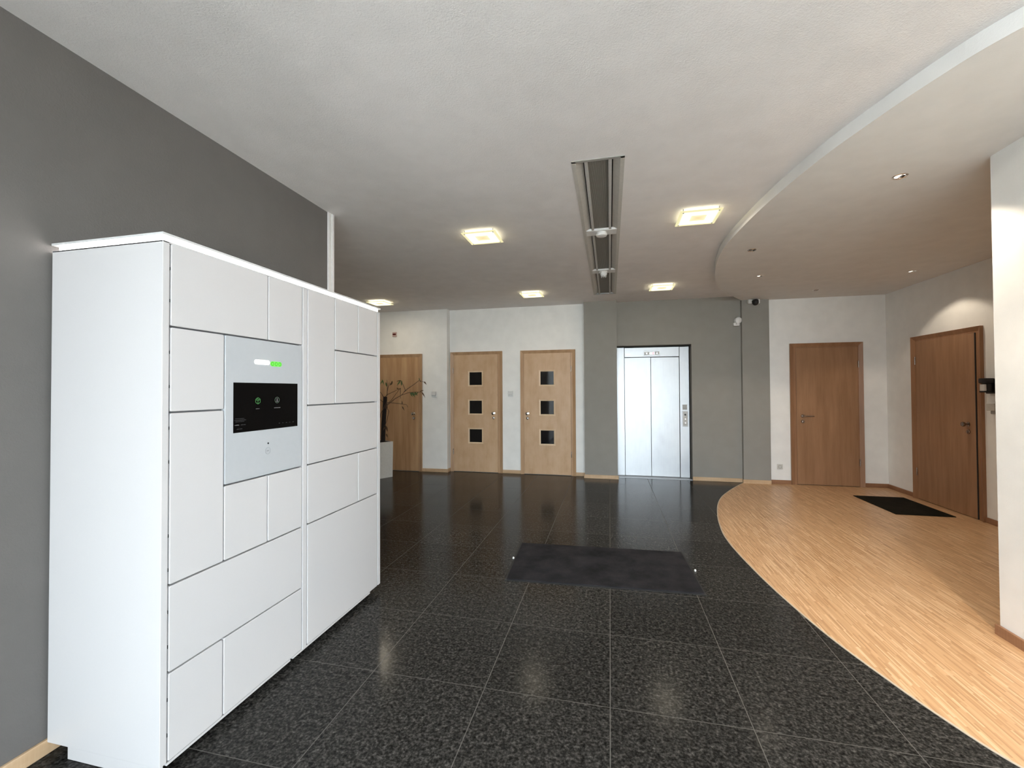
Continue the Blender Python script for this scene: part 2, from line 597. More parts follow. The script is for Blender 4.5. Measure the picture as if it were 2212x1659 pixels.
# ------------------------------------------------------------------ ceilings
dx0, dx1, dy0, dy1 = -0.225, 0.10, 2.745, 6.68
cm = MB()
cm.box(-5.7, dx0, FACADE_Y - 0.2, 7.8, ZC, ZC + 0.2)
cm.box(dx1, 2.6, FACADE_Y - 0.2, 7.8, ZC, ZC + 0.2)
cm.box(2.6, 4.3, 2.85, 7.8, ZC, ZC + 0.2)
cm.box(dx0, dx1, FACADE_Y - 0.2, dy0, ZC, ZC + 0.2)
cm.box(dx0, dx1, dy1, 7.8, ZC, ZC + 0.2)
tag(cm.build('ceiling', M['ceiling']), 'white textured plaster ceiling over the lobby', 'ceiling', kind='structure')
so = [p for p in CV] + [(2.012, 7.5), (4.2, 7.5), (4.2, 2.8), (2.62, 2.8)]
tag(MB().prism(so, ZS, ZC + 0.005).build('dropped_ceiling', M['soffit']), 'white dropped ceiling with curved edge above the parquet alcove', 'ceiling', kind='structure')

# ------------------------------------------------------------------ walls
def wall(name, mb, m, label):
    return tag(mb.build(name, M[m]), label, 'wall', kind='structure')
ZT = ZC + 0.01
wall('wall_left', B(XL - 0.25, XL, FACADE_Y - 0.1, 3.126, -0.01, ZT), 'grey_wall', 'dark grey painted wall behind the white parcel lockers')
wall('wall_front_left', B(-5.7, XL - 0.25, 2.85, 3.10, -0.01, ZT), 'white_wall', 'white wall closing the side lobby behind the grey wall')
wall('wall_far_left', B(-5.75, -5.5, 2.85, 7.6, -0.01, ZT), 'white_wall', 'white end wall of the side lobby beyond the grey wall')
wall('wall_back_left', B(-5.7, -2.835, 7.22, 7.6, -0.01, ZT), 'white_wall', 'white wall section behind the planter with one plain door')
wall('wall_back', B(-2.835, -0.30, YB, 7.6, -0.01, ZT), 'white_wall', 'white back wall holding the two doors with square panes')
col = wall('wall_back_pillar', B(-0.411, 0.117, 7.21, 7.6, -0.01, ZT), 'grey_lift', 'grey pillar left of the lift, standing proud of the wall')
lw = MB()
lw.box(0.117, 1.285, YB, 7.62, 2.187, ZT)
lw.box(1.285, 2.012, YB, 7.62, -0.01, ZT)
lw.box(0.117, 1.285, 7.60, 7.66, -0.01, 2.25)
wall('wall_back_lift', lw, 'grey_lift', 'grey wall around and to the right of the lift opening')
wall('wall_back_pier', B(2.012, 2.395, 7.29, 7.62, -0.01, ZT), 'grey_lift', 'narrow grey wall strip under the security camera')
wall('wall_back_right', B(2.395, XE + 0.2, YB, 7.62, -0.01, ZT), 'white_wall', 'white wall of the alcove with the lever handle door')
wall('wall_right_alcove', B(XE, XE + 0.2, 3.0, YB, -0.01, ZT), 'white_wall', 'white side wall of the alcove with the knob door')
wall('wall_front', B(-2.5, FX0, FACADE_Y - 0.25, FACADE_Y, -0.01, ZT), 'white_wall', 'white wall behind the viewer beside the glass entrance front')
wall('wall_right', B(XR, XR + 0.35, RW1, 3.12, -0.01, ZT), 'white_wall', 'bright white wall end at the right edge of the view')
wall('wall_alcove_front', B(XR + 0.35, XE + 0.2, 2.87, 3.12, -0.01, ZT), 'white_wall', 'white wall closing the alcove behind the bright wall end')
# plaster corner strip at the free end of the grey wall
tm = MB()
tm.bbox(XL, XL + 0.012, 3.058, 3.122, -0.0, ZC, 0.002)
tm.bbox(XL, XL + 0.018, 3.100, 3.126, -0.0, ZC, 0.002)
tag(tm.build('trim_1', M['trim']), 'white corner strip on the free end of the dark grey wall', 'trim', kind='structure')

# skirting boards
def skirt(name, x0, x1, y0, y1, m, label, h=0.06):
    return tag(BB(x0, x1, y0, y1, 0.0005, h, 0.003).build(name, M[m]), label, 'baseboard', kind='structure')
skirt('baseboard_left', XL, XL + 0.015, FACADE_Y, 3.12, 'skirting', 'oak baseboard along the dark grey wall behind the lockers')
skirt('baseboard_back_left', -3.31, -2.835, 7.205, 7.22, 'skirting', 'oak baseboard between the plain door and the wall corner')
skirt('baseboard_corner', -2.85, -2.835 + 0.015, 7.2055, YB, 'skirting', 'short oak baseboard returning at the wall corner')
skirt('baseboard_between', -1.848, -1.515, YB - 0.015, YB, 'skirting', 'oak baseboard between the two doors with square panes')
skirt('baseboard_pillar_side', -0.567, -0.411, YB - 0.015, YB, 'skirting', 'short oak baseboard left of the grey pillar')
skirt('baseboard_pillar', -0.426, 0.13, 7.192, 7.21, 'skirting', 'pale oak baseboard across the front of the grey pillar')
skirt('baseboard_lift', 1.285, 2.012, YB - 0.015, YB, 'skirting', 'oak baseboard on the grey wall right of the lift')
skirt('baseboard_pier', 2.0, 2.395, 7.275, 7.29, 'skirting', 'oak baseboard on the narrow grey wall strip at the parquet')
skirt('baseboard_back_right', 2.395, 2.69, YB - 0.015, YB, 'skirting_dark', 'brown baseboard left of the lever handle door')
skirt('baseboard_alcove', 3.654, XE, YB - 0.015, YB, 'skirting_dark', 'brown baseboard right of the lever handle door')
skirt('baseboard_right_alcove', XE - 0.015, XE, 6.775, YB, 'skirting_dark', 'brown baseboard in the alcove corner left of the knob door')
skirt('baseboard_alcove_side', XE - 0.015, XE, 3.12, 5.68, 'skirting_dark', 'brown baseboard right of the knob door')
skirt('baseboard_right', XR - 0.018, XR, RW1, 3.135, 'skirting_dark', 'brown baseboard at the foot of the bright white wall end')

# ------------------------------------------------------------------ glass entrance front behind the viewer
wf = thing('window_1', (0, FACADE_Y, 0), 'aluminium framed glass entrance front behind the viewer', 'window', kind='structure')
fr = MB()
xs = [FX0, -0.15, 1.04, 2.23]
for x in xs:
    fr.bbox(max(FX0, x - 0.03), min(2.23, x + 0.03), FACADE_Y - 0.06, FACADE_Y + 0.02, 0, ZC, 0.004)
for z in (0.03, 2.25, ZC - 0.03):
    fr.bbox(FX0, 2.23, FACADE_Y - 0.06, FACADE_Y + 0.02, z - 0.03, z + 0.03, 0.004)
fr.build('window_frame', M['mullion'], wf)
for a, b in zip(xs, xs[1:]):
    for z0, z1 in ((0.06, 2.22), (2.28, ZC - 0.06)):
        B(a + 0.03, b - 0.03, FACADE_Y - 0.025, FACADE_Y - 0.017, z0, z1).build('pane', M['glass'], wf)

wg = thing('window_2', (XR, 0, 0), 'aluminium framed glazing on the right side behind the viewer', 'window', kind='structure')
fr = MB()
ys_ = [FACADE_Y, -0.85, RW1]
for y in ys_:
    fr.bbox(XR, XR + 0.08, max(FACADE_Y - 0.06, y - 0.03), min(RW1, y + 0.03), 0, ZS, 0.004)
for z in (0.03, 2.25, ZS - 0.03):
    fr.bbox(XR, XR + 0.08, FACADE_Y - 0.06, RW1, z - 0.03, z + 0.03, 0.004)
fr.build('window_frame', M['mullion'], wg)
for a, b in zip(ys_, ys_[1:]):
    for z0, z1 in ((0.06, 2.22), (2.28, ZS - 0.06)):
        B(XR + 0.036, XR + 0.044, a + 0.03, b - 0.03, z0, z1).build('pane', M['glass'], wg)

# ------------------------------------------------------------------ doors
def sloped_casing(x0, x1, ztop, wd, y, out_d, in_d, flip=None):
    # picture-frame casing on plane y facing -Y, deeper at the outer edge
    def P(a, d, z):
        return (a, y - d, z)
    mb = MB()
    segs = [((x0, 0), (x0, ztop), (x0 + wd, ztop - wd), (x0 + wd, 0)),
            ((x0, ztop), (x1, ztop), (x1 - wd, ztop - wd), (x0 + wd, ztop - wd)),
            ((x1, ztop), (x1, 0), (x1 - wd, 0), (x1 - wd, ztop - wd))]
    for s in segs:
        ds = (out_d, out_d, in_d, in_d)
        fr_ = [P(a, d, z) for (a, z), d in zip(s, ds)]
        bk = [P(a, 0.0, z) for (a, z) in s]
        mb.add(fr_ + bk, [(0, 1, 2, 3), (7, 6, 5, 4), (0, 4, 5, 1), (1, 5, 6, 2), (2, 6, 7, 3), (3, 7, 4, 0)])
    return mb
def rot_side(mb, ref):
    # turn geometry facing -Y (plane y=0 local) onto the alcove side wall facing -X
    mb.v = [(ref + v[1], -v[0], v[2]) for v in mb.v]
    return mb
def knob_parts(door, x, y, z, m, side=False, lever=0, keyz=-0.083):
    def fin(mb, name, sm=True):
        if side:
            rot_side(mb, side)
        return mb.build(name, m, door, sm)
    if lever:
        h = MB().lathe((x, y, z), (0, -1, 0), [(0.026, 0), (0.026, 0.006), (0.024, 0.009), (0.011, 0.010), (0.011, 0.05)])
        h.tube([(x, y - 0.045, z), (x + lever * 0.03, y - 0.052, z), (x + lever * 0.135, y - 0.05, z)], [0.011, 0.010, 0.0085], 10)
        fin(h, 'door_handle')
    else:
        fin(MB().lathe((x, y, z), (0, -1, 0), [(0.027, 0), (0.027, 0.006), (0.012, 0.010), (0.012, 0.03), (0.024, 0.038), (0.028, 0.050), (0.024, 0.062), (0.010, 0.066)]), 'door_knob')
    k = MB().lathe((x, y, z + keyz), (0, -1, 0), [(0.026, 0), (0.026, 0.006), (0.024, 0.009)])
    k.bbox(x - 0.0085, x + 0.0085, y - 0.016, y - 0.008, z + keyz - 0.018, z + keyz + 0.012, 0.003)
    fin(k, 'lock_rosette')
def door(name, x0, x1, ztop, lx0, lx1, lz, y, leaf_m, frame_m, label, hinge=None, side=False, proud=0.012, gapside=None):
    loc = ((x0 + x1) / 2, y, 0) if not side else (side, -(x0 + x1) / 2, 0)
    d = thing(name, loc, label, 'door', kind='structure')
    def fin(mb, nm, m, sm=False):
        if side:
            rot_side(mb, side)
        return mb.build(nm, m, d, sm)
    fin(sloped_casing(x0, x1, ztop, lx0 - x0 - 0.004 if False else 0.055, y, 0.034, 0.010), 'door_frame', M[frame_m])
    # inner rebate strips between casing and leaf
    rb = MB()
    rb.box(x0 + 0.05, lx0 - 0.002, y - 0.011, y - 0.0005, 0.0, lz + 0.03)
    rb.box(lx1 + 0.002, x1 - 0.05, y - 0.011, y - 0.0005, 0.0, lz + 0.03)
    rb.box(x0 + 0.05, x1 - 0.05, y - 0.0115, y - 0.0005, lz + 0.002, ztop - 0.05)
    fin(rb, 'rebate', M[frame_m])
    gp = MB()
    gp.box(lx0 - 0.003, lx1 + 0.003, y - 0.004, y - 0.0003, 0.002, lz + 0.004)
    fin(gp, 'shadow_gap', M['dark_joint'])
    leaf = fin(BB(lx0, lx1, y - proud - 0.004, y - 0.002, 0.008, lz, 0.002), 'door_leaf', M[leaf_m])
    if hinge:
        hx = lx0 - 0.008 if hinge < 0 else lx1 + 0.008
        for hz in (0.36, 1.82):
            fin(MB().lathe((hx, y - 0.022, hz - 0.05), (0, 0, 1), [(0.0075, 0), (0.0075, 0.10)], 10), 'hinge', M['bronze'], True)
    return d, leaf
def lites(d, cxs, zs, y, s=0.228):
    for zc in zs:
        x0, x1, z0, z1 = cxs - s / 2, cxs + s / 2, zc - s / 2, zc + s / 2
        mb = MB()
        wd = 0.026
        for q in (((x0 - wd, z0 - wd), (x0 - wd, z1 + wd), (x0, z1), (x0, z0)), ((x0 - wd, z1 + wd), (x1 + wd, z1 + wd), (x1, z1), (x0, z1)),
                  ((x1 + wd, z1 + wd), (x1 + wd, z0 - wd), (x1, z0), (x1, z1)), ((x1 + wd, z0 - wd), (x0 - wd, z0 - wd), (x0, z0), (x1, z0))):
            ds = (0.010, 0.010, 0.002, 0.002)
            fr_ = [(a, y - dd, z) for (a, z), dd in zip(q, ds)]
            bk = [(a, y + 0.004, z) for a, z in q]
            mb.add(fr_ + bk, [(0, 1, 2, 3), (7, 6, 5, 4), (0, 4, 5, 1), (1, 5, 6, 2), (2, 6, 7, 3), (3, 7, 4, 0)])
        fo = mb.build('pane_bead', M['maple_light'], d)
        B(x0 - 0.002, x1 + 0.002, y - 0.0016, y + 0.003, z0 - 0.002, z1 + 0.002).build('pane', M['pane'], fo)

dB, lB = door('door_2', -2.815, -1.848, 2.151, -2.757, -1.935, 2.098, YB, 'maple', 'maple_frame', 'maple door with three square panes, left one of the pair beside the wall corner', hinge=-1)
lites(lB, -2.341, (1.669, 1.160, 0.650), YB - 0.016)
knob_parts(dB, -2.008, YB - 0.016, 1.054, M['chrome'])
dC, lC = door('door_3', -1.520, -0.567, 2.148, -1.460, -0.650, 2.095, YB, 'maple', 'maple_frame', 'maple door with three square panes next to the grey pillar', hinge=1)
lites(lC, -1.053, (1.666, 1.157, 0.647), YB - 0.016)
knob_parts(dC, -1.397, YB - 0.016, 1.054, M['chrome'])
dA, lA = door('door_1', -4.27, -3.310, 2.125, -4.20, -3.380, 2.067, 7.22, 'alder', 'maple_frame', 'plain brown veneer door behind the bare potted plant')
knob_parts(dA, -3.471, 7.22 - 0.016, 1.045, M['chrome'])
dD, lD = door('door_4', 2.690, 3.655, 2.148, 2.775, 3.590, 2.080, YB, 'beech', 'beech_frame', 'plain brown door with a lever handle in the parquet alcove', hinge=1)
knob_parts(dD, 2.855, YB - 0.016, 1.043, M['bronze'], lever=1)
dE, lE = door('door_5', -6.785, -5.680, 2.136, -6.715, -5.776, 2.070, 0.0, 'beech', 'beech_frame', 'plain brown door with a knob on the alcove side wall by the dark mat', side=XE, hinge=-1)
knob_parts(dE, -5.880, -0.016, 1.047, M['bronze'], side=XE)
MBg = B(-5.776, -5.764, -0.018, -0.002, 0.01, 2.07)  # dark strip painted as the shadow beside the proud leaf edge
rot_side(MBg, XE).build('leaf_edge_shadow', M['dark_joint'], dE)

# ------------------------------------------------------------------ lift
YE = 7.50
lift = thing('elevator', (0.69, YE, 0), 'brushed steel lift with closed two-panel door in the grey wall', 'elevator')
B(0.117, 1.275, YE + 0.03, YE + 0.09, 0.0, 2.18).build('shaft_backing', M['dark_joint'], lift)
BB(0.118, 0.243, YE, YE + 0.03, 0.012, 2.170, 0.003).build('door_jamb', M['steel'], lift)
pj = BB(1.122, 1.268, YE, YE + 0.03, 0.012, 2.162, 0.003).build('door_jamb', M['steel'], lift)
hd = BB(0.247, 1.118, YE, YE + 0.03, 2.003, 2.164, 0.003).build('header', M['steel'], lift)
BB(0.247, 0.668, YE + 0.012, YE + 0.032, 0.014, 1.996, 0.002).build('door_panel', M['steel'], lift)
BB(0.673, 1.116, YE + 0.012, YE + 0.032, 0.014, 1.994, 0.002).build('door_panel', M['steel'], lift)
sill = BB(0.119, 1.284, YB + 0.002, YE + 0.03, 0.0005, 0.010, 0.002).build('sill', M['steel'], lift)
dp = BB(0.555, 0.820, YE - 0.006, YE + 0.001, 2.026, 2.100, 0.003).build('floor_display', M['steel_dark'], lift)
BB(0.566, 0.809, YE - 0.008, YE - 0.005, 2.036, 2.090, 0.002).build('display_face', M['aluminium_light'], dp)
BB(0.648, 0.738, YE - 0.0095, YE - 0.007, 2.040, 2.084, 0.001).build('digit_window', M['steel_dark'], dp)
# arrows (down, up) and the lit red digit 0
for ax, sgn in ((0.606, -1), (0.772, 1)):
    zc = 2.063
    ar = MB()
    ar.add([(ax - 0.022, YE - 0.010, zc - 0.013 * sgn), (ax + 0.022, YE - 0.010, zc - 0.013 * sgn), (ax, YE - 0.010, zc + 0.019 * sgn),
            (ax - 0.022, YE - 0.0075, zc - 0.013 * sgn), (ax + 0.022, YE - 0.0075, zc - 0.013 * sgn), (ax, YE - 0.0075, zc + 0.019 * sgn)],
           [(0, 1, 2), (5, 4, 3), (0, 3, 4, 1), (1, 4, 5, 2), (2, 5, 3, 0)])
    ar.build('direction_arrow', M['steel_dark'], dp)
dg = MB()
for a in range(20):
    t0, t1 = 2 * PI * a / 20, 2 * PI * (a + 1) / 20
    q = [(0.714 + rr * math.cos(t) * 0.62, 2.062 + rr * math.sin(t)) for t, rr in ((t0, 0.018), (t1, 0.018), (t1, 0.012), (t0, 0.012))]
    dg.add([(x, YE - 0.0115, z) for x, z in q] + [(x, YE - 0.009, z) for x, z in q], [(0, 1, 2, 3), (7, 6, 5, 4), (0, 4, 5, 1), (2, 6, 7, 3)])
dg.build('red_digit', emit('red_led', (1.0, 0.10, 0.16), 0.9), dp)
cp = BB(1.161, 1.244, YE - 0.008, YE + 0.001, 0.846, 1.102, 0.004).build('call_panel', M['steel_dark'], lift)
BB(1.168, 1.237, YE - 0.010, YE - 0.007, 0.854, 1.094, 0.003).build('call_face', M['aluminium_light'], cp)
MB().lathe((1.202, YE - 0.009, 1.043), (0, -1, 0), [(0.015, 0), (0.015, 0.004), (0.009, 0.006)], 20).build('key_switch', M['black'], cp, True)
for zz in (0.972, 0.908):
    MB().lathe((1.202, YE - 0.009, zz), (0, -1, 0), [(0.013, 0), (0.013, 0.006), (0.011, 0.008)], 20).build('call_button', M['chrome'], cp, True)
BB(1.163, 1.233, YE - 0.006, YE + 0.001, 1.124, 1.208, 0.002).build('notice_plate', M['aluminium'], lift)
BB(0.262, 0.345, YE - 0.0015, YE + 0.001, 2.045, 2.062, 0.0005).build('maker_plate', M['steel_dark'], lift)

# ------------------------------------------------------------------ parcel locker
LX, LB, LY0, LY1 = -1.650, -2.220, 1.287, 2.866
lk = thing('parcel_locker', ((LX + LB) / 2, (LY0 + LY1) / 2, 0), 'large white parcel locker wall with touch screen and glowing top edge', 'parcel locker')
SX = LX
DT = 0.020
BB(LB, SX, LY0, LY0 + 0.026, 0.050, 2.036, 0.0015).build('side_panel', M['locker'], lk)
BB(LB, SX, LY1 - 0.030, LY1, 0.050, 2.036, 0.0015).build('side_panel', M['locker'], lk)
B(LB, SX - DT - 0.008, LY0 + 0.026, LY1 - 0.030, 0.052, 2.030).build('carcass', M['locker_gap'], lk)
BB(SX - 0.06, SX, 2.0515, 2.0835, 0.046, 2.034, 0.0015).build('stile', M['locker'], lk)
BB(LB, SX, LY0, LY1, 2.030, 2.0365, 0.001).build('top_panel', M['locker'], lk)
pl = MB()
pl.box(-2.112, SX - 0.012, LY0 + 0.002, LY0 + 0.022, 0.002, 0.050)
pl.box(-2.112, SX - 0.17, LY0 + 0.022, LY1 - 0.10, 0.002, 0.050)
pl.build('plinth', M['locker'], lk)
for a, b in ((LY0 + 0.03, 1.965), (1.983, 2.735)):
    B(SX - 0.16, SX - 0.004, a, b, 0.036, 0.047).build('base_rail', M['locker'], lk)
# illuminated cap
B(LB, SX + 0.003, LY0 - 0.003, LY1 + 0.003, 2.0575, 2.0665).build('top_cap', M['led_cap'], lk)
BB(LB + 0.035, SX - 0.001, LY0 + 0.001, LY1 - 0.03, 2.0362, 2.0578, 0.002).build('light_strip', M['led'], lk)
zg = [0.050, 0.3835, 0.7155, 1.0455, 1.3785, 1.7105, 2.0345]
A0, A1, A2, A3 = 1.3165, 1.557, 1.8035, 2.0475
C0, C1, C2, C3 = 2.0875, 2.3345, 2.584, 2.830
DOORS = [  # y0, y1, z0, z1, colour
    (A0, A2, 5, 6), (A2, A3, 5, 6), (A0, A1, 4, 5), (A0, A1, 2, 4), (A1, A2, 2, 3), (A2, A3, 2, 3), (A0, A3, 1, 2), (A0, A1, 0, 1), (A1, A3, 0, 1),
    (C0, C1, 4, 6), (C1, C2, 5, 6), (C2, C3, 5, 6), (C1, C3, 4, 5), (C0, C3, 3, 4), (C0, C2, 2, 3), (C2, C3, 2, 3), (C0, C3, 0, 2)]
G = 0.0034
def rounded_door(y0, y1, z0, z1, rad=0.006, th=DT):
    # slab in the YZ plane with rounded corners and a small front chamfer
    out = []
    for cy, cz, a0 in ((y1 - rad, z1 - rad, 0), (y0 + rad, z1 - rad, PI / 2), (y0 + rad, z0 + rad, PI), (y1 - rad, z0 + rad, 1.5 * PI)):
        for k in range(5):
            an = a0 + PI / 2 * k / 4
            out.append((cy + rad * math.cos(an), cz + rad * math.sin(an)))
    n = len(out)
    my, mz = (y0 + y1) / 2, (z0 + z1) / 2
    def ring(x, ins):
        return [(x, my + (a - my) * (1 - ins / ((y1 - y0) / 2)), mz + (b - mz) * (1 - ins / ((z1 - z0) / 2))) for a, b in out]
    vs = ring(SX - th, 0) + ring(SX - 0.0022, 0) + ring(SX - 0.0006, 0.0007) + ring(SX, 0.0022)
    fs = [tuple(range(n))]
    for k in range(3):
        fs += [(k * n + i, k * n + (i + 1) % n, (k + 1) * n + (i + 1) % n, (k + 1) * n + i) for i in range(n)]
    fs.append(tuple(range(3 * n + n - 1, 3 * n - 1, -1)))
    return MB().add(vs, fs)
for y0, y1, a, b in DOORS:
    d = rounded_door(y0 + G, y1 - G, zg[a] + G * (1 if a else 0.2), zg[b] - G).build('locker_door', M['locker'], lk)
    if y0 in (A0,):
        for hz in (zg[a] + 0.10, zg[b] - 0.10) if b - a < 2 else (zg[a] + 0.06, zg[a] + 0.19, zg[b] - 0.19, zg[b] - 0.06):
            MB().lathe((SX - 0.006, y0, hz - 0.006), (0, 0, 1), [(0.0035, 0), (0.0035, 0.012)], 8).build('hinge', M['black'], d)
# control panel with screen
ctl = rounded_door(A1 + G, A3 - G, zg[3] + G, zg[5] - G).build('control_panel', M['control'], lk)
X0 = SX
scr = B(X0 - 0.002, X0 + 0.0008, 1.602, 2.008, 1.2705, 1.499).build('screen', M['screen'], ctl)
def yz(pts, x0, x1):
    n = len(pts)
    return MB().add([(x0, a, b) for a, b in pts] + [(x1, a, b) for a, b in pts],
                    [tuple(range(n)), tuple(range(2 * n - 1, n - 1, -1))] + [(i, (i + 1) % n, n + (i + 1) % n, n + i) for i in range(n)])
def strokes(segs, wd, x0, x1):
    mb = MB()
    for (a, b), (c, d) in segs:
        L = math.hypot(c - a, d - b)
        nx, nz = -(d - b) / L * wd / 2, (c - a) / L * wd / 2
        q = yz([(a + nx, b + nz), (c + nx, d + nz), (c - nx, d - nz), (a - nx, b - nz)], x0, x1)
        mb.add(q.v, q.f)
    return mb
def ring_segs(cy, cz, ry, rz, n=24):
    P = [(cy + ry * math.cos(2 * PI * k / n), cz + rz * math.sin(2 * PI * k / n)) for k in range(n + 1)]
    return list(zip(P, P[1:]))
xa, xb = X0 + 0.0006, X0 + 0.0014
# parcel icon
cy, cz, s = 1.740, 1.413, 0.0155
hexa = [(cy + s * math.sin(PI / 3 * k), cz + s * math.cos(PI / 3 * k)) for k in range(7)]
seg = list(zip(hexa, hexa[1:])) + [((cy, cz), hexa[5]), ((cy, cz), hexa[1]), ((cy, cz), hexa[3]), ((cy - s * 0.43, cz + s * 0.75), (cy + s * 0.43, cz + s * 0.25))]
strokes(seg, 0.0026, xa, xb).build('parcel_icon', M['green_icon'], ctl)
# person icon
pc = strokes(ring_segs(1.862, 1.414, 0.0145, 0.0145), 0.0022, xa, xb)
pc.build('person_icon', M['green_icon_dim'], ctl)
pq_ = MB()
q = yz([(1.862 + 0.0042 * math.cos(2 * PI * k / 14), 1.4185 + 0.0042 * math.sin(2 * PI * k / 14)) for k in range(14)], xa, xb)
pq_.add(q.v, q.f)
q = yz([(1.8555, 1.4055), (1.8685, 1.4055), (1.868, 1.4100), (1.865, 1.4122), (1.859, 1.4122), (1.856, 1.4100)], xa, xb)
pq_.add(q.v, q.f)
pq_.build('person_mark', M['screen_text'], ctl)
def text_row(y0, y1, z, h, m, seed):
    rnd = random.Random(seed)
    mb = MB()
    y = y0
    while y < y1 - 0.001:
        wl = rnd.uniform(0.0016, 0.0034)
        hh = h * rnd.choice((0.75, 0.75, 1.0))
        q = yz([(y, z - h / 2), (min(y + wl, y1), z - h / 2), (min(y + wl, y1), z - h / 2 + hh), (y, z - h / 2 + hh)], xa, xb)
        mb.add(q.v, q.f)
        y += wl + rnd.choice((0.0006, 0.0006, 0.0006, 0.0022))
    return mb.build('screen_text', m, ctl)
text_row(1.728, 1.751, 1.3755, 0.0042, M['screen_text'], 1)
text_row(1.842, 1.883, 1.3755, 0.0042, M['screen_text'], 2)
text_row(1.613, 1.664, 1.3345, 0.0032, M['screen_text_dim'], 3)
text_row(1.607, 1.671, 1.3270, 0.0036, M['screen_text_dim'], 4)
text_row(1.614, 1.660, 1.3205, 0.0032, M['screen_text_dim'], 5)
text_row(1.610, 1.634, 1.3055, 0.0044, M['screen_text'], 6)
text_row(1.643, 1.669, 1.3055, 0.0044, M['screen_text_dim'], 8)
text_row(1.620, 1.650, 1.2870, 0.0038, M['screen_text_dim'], 9)
for k in range(5):
    y = 1.874 + 0.0245 * k
    text_row(y, y + 0.0075, 1.2955, 0.0035, M['screen_text_dim'], 20 + k)
# status light: white bar and three green discs
def pill(y0, y1, zc, h, x0, x1):
    rr = h / 2
    pts = [(y1 - rr + rr * math.cos(a), zc + rr * math.sin(a)) for a in [(-PI / 2 + PI * k / 8) for k in range(9)]]
    pts += [(y0 + rr + rr * math.cos(a), zc + rr * math.sin(a)) for a in [(PI / 2 + PI * k / 8) for k in range(9)]]
    return yz(pts, x0, x1)
pill(1.718, 1.813, 1.600, 0.022, X0 - 0.001, X0 + 0.0012).build('status_light', M['white_led'], ctl)
pill(1.817, 1.893, 1.596, 0.025, X0 - 0.001, X0 + 0.0008).build('status_light', M['green_led'], ctl)
gr = MB()
for k in range(3):
    g2 = strokes(ring_segs(1.831 + 0.024 * k, 1.596, 0.0075, 0.0085, 16), 0.003, X0 + 0.0006, X0 + 0.0015)
    gr.add(g2.v, g2.f)
gr.build('status_rings', emit('green_ring', (0.10, 0.60, 0.06), 0.40), ctl)
MB().lathe((X0 - 0.001, 1.805, 1.2015), (1, 0, 0), [(0.0045, 0), (0.0045, 0.0022)], 14).build('camera_hole', M['black'], ctl)
strokes(ring_segs(1.803, 1.165, 0.0155, 0.0165), 0.0016, X0 - 0.0005, X0 + 0.0008).build('reader_ring', M['grey_mark'], ctl)
mk = MB()
for k in range(4):
    q = yz([(1.796 + 0.0038 * k, 1.1625), (1.7985 + 0.0038 * k, 1.1625), (1.7985 + 0.0038 * k, 1.1672), (1.796 + 0.0038 * k, 1.1672)], X0 - 0.0005, X0 + 0.0008)
    mk.add(q.v, q.f)
mk.build('reader_mark', M['grey_mark'], ctl)

# ------------------------------------------------------------------ square ceiling lamps
def ceiling_lamp(x, y, label, watts=1.1):
    z = 2.886
    L = thing('ceiling_light', (x, y, ZC), label, 'ceiling light', 'square glass ceiling lights')
    h = 0.16
    l = bpy.data.lights.new('lamp_light', 'AREA')
    l.shape = 'SQUARE'
    l.size = 0.28
    l.energy = watts
    l.color = (1.0, 0.88, 0.68)
    lo = bpy.data.objects.new('lamp_light', l)
    COL.objects.link(lo)
    lo.parent = L
    lo.location = (0, 0, z - 0.008 - ZC)
    g = MB().bbox(x - h, x + h, y - h, y + h, z, z + 0.007, 0.001).build('glass_panel', M['lamp_glass'], L, origin=(x, y, z))
    B(x - 0.075, x + 0.075, y - 0.075, y + 0.075, ZC - 0.010, ZC - 0.0005).build('base_plate', M['lamp_back'], L)
    for sx in (-1, 1):
        MB().lathe((x + sx * 0.055, y - 0.07, ZC - 0.018), (0, 1, 0), [(0.007, 0), (0.007, 0.14)], 10).build('tube', M['lamp_bulb'], L)
        for sy in (-1, 1):
            MB().lathe((x + sx * 0.135, y + sy * 0.135, z - 0.003), (0, 0, 1), [(0.0065, 0), (0.0065, 0.004), (0.004, 0.0045), (0.004, ZC - z + 0.001)], 12).build('screw', M['aluminium'], L)
    return L
ceiling_lamp(-1.150, 3.845, 'lit square glass ceiling light nearest to the grey wall end', 4.0)
ceiling_lamp(0.729, 3.815, 'lit square glass ceiling light beside the curved dropped ceiling edge', 4.0)
ceiling_lamp(-1.130, 6.350, 'lit square glass ceiling light above the two doors with panes')
ceiling_lamp(0.726, 6.345, 'lit square glass ceiling light in front of the lift')
ceiling_lamp(-3.655, 6.350, 'lit square glass ceiling light partly behind the locker top', 3.0)

# ------------------------------------------------------------------ slot air diffuser in the ceiling
df = thing('air_diffuser', ((dx0 + dx1) / 2, (dy0 + dy1) / 2, ZC), 'long grey slot air diffuser set in the ceiling', 'air vent')
xc = (dx0 + dx1) / 2
for sg in (-1, 1):
    fl = MB()
    e = xc + sg * 0.1625
    # flange, sloping side, upper edge
    a = [(e + sg * 0.004, ZC - 0.004), (e - sg * 0.022, ZC - 0.004), (e - sg * 0.022, ZC + 0.002), (e + sg * 0.004, ZC + 0.002)]
    b_ = [(e - sg * 0.022, ZC - 0.002), (e - sg * 0.067, ZC + 0.026), (e - sg * 0.067, ZC + 0.032), (e - sg * 0.018, ZC + 0.002)]
    for q in (a, b_):
        k = [(x, dy0 + 0.004, z) for x, z in q] + [(x, dy1 - 0.004, z) for x, z in q]
        fl.add(k, [(0, 1, 2, 3), (7, 6, 5, 4)] + [(i, (i + 1) % 4, 4 + (i + 1) % 4, 4 + i) for i in range(4)])
    fl.build('side_profile', M['diffuser_side'], df)
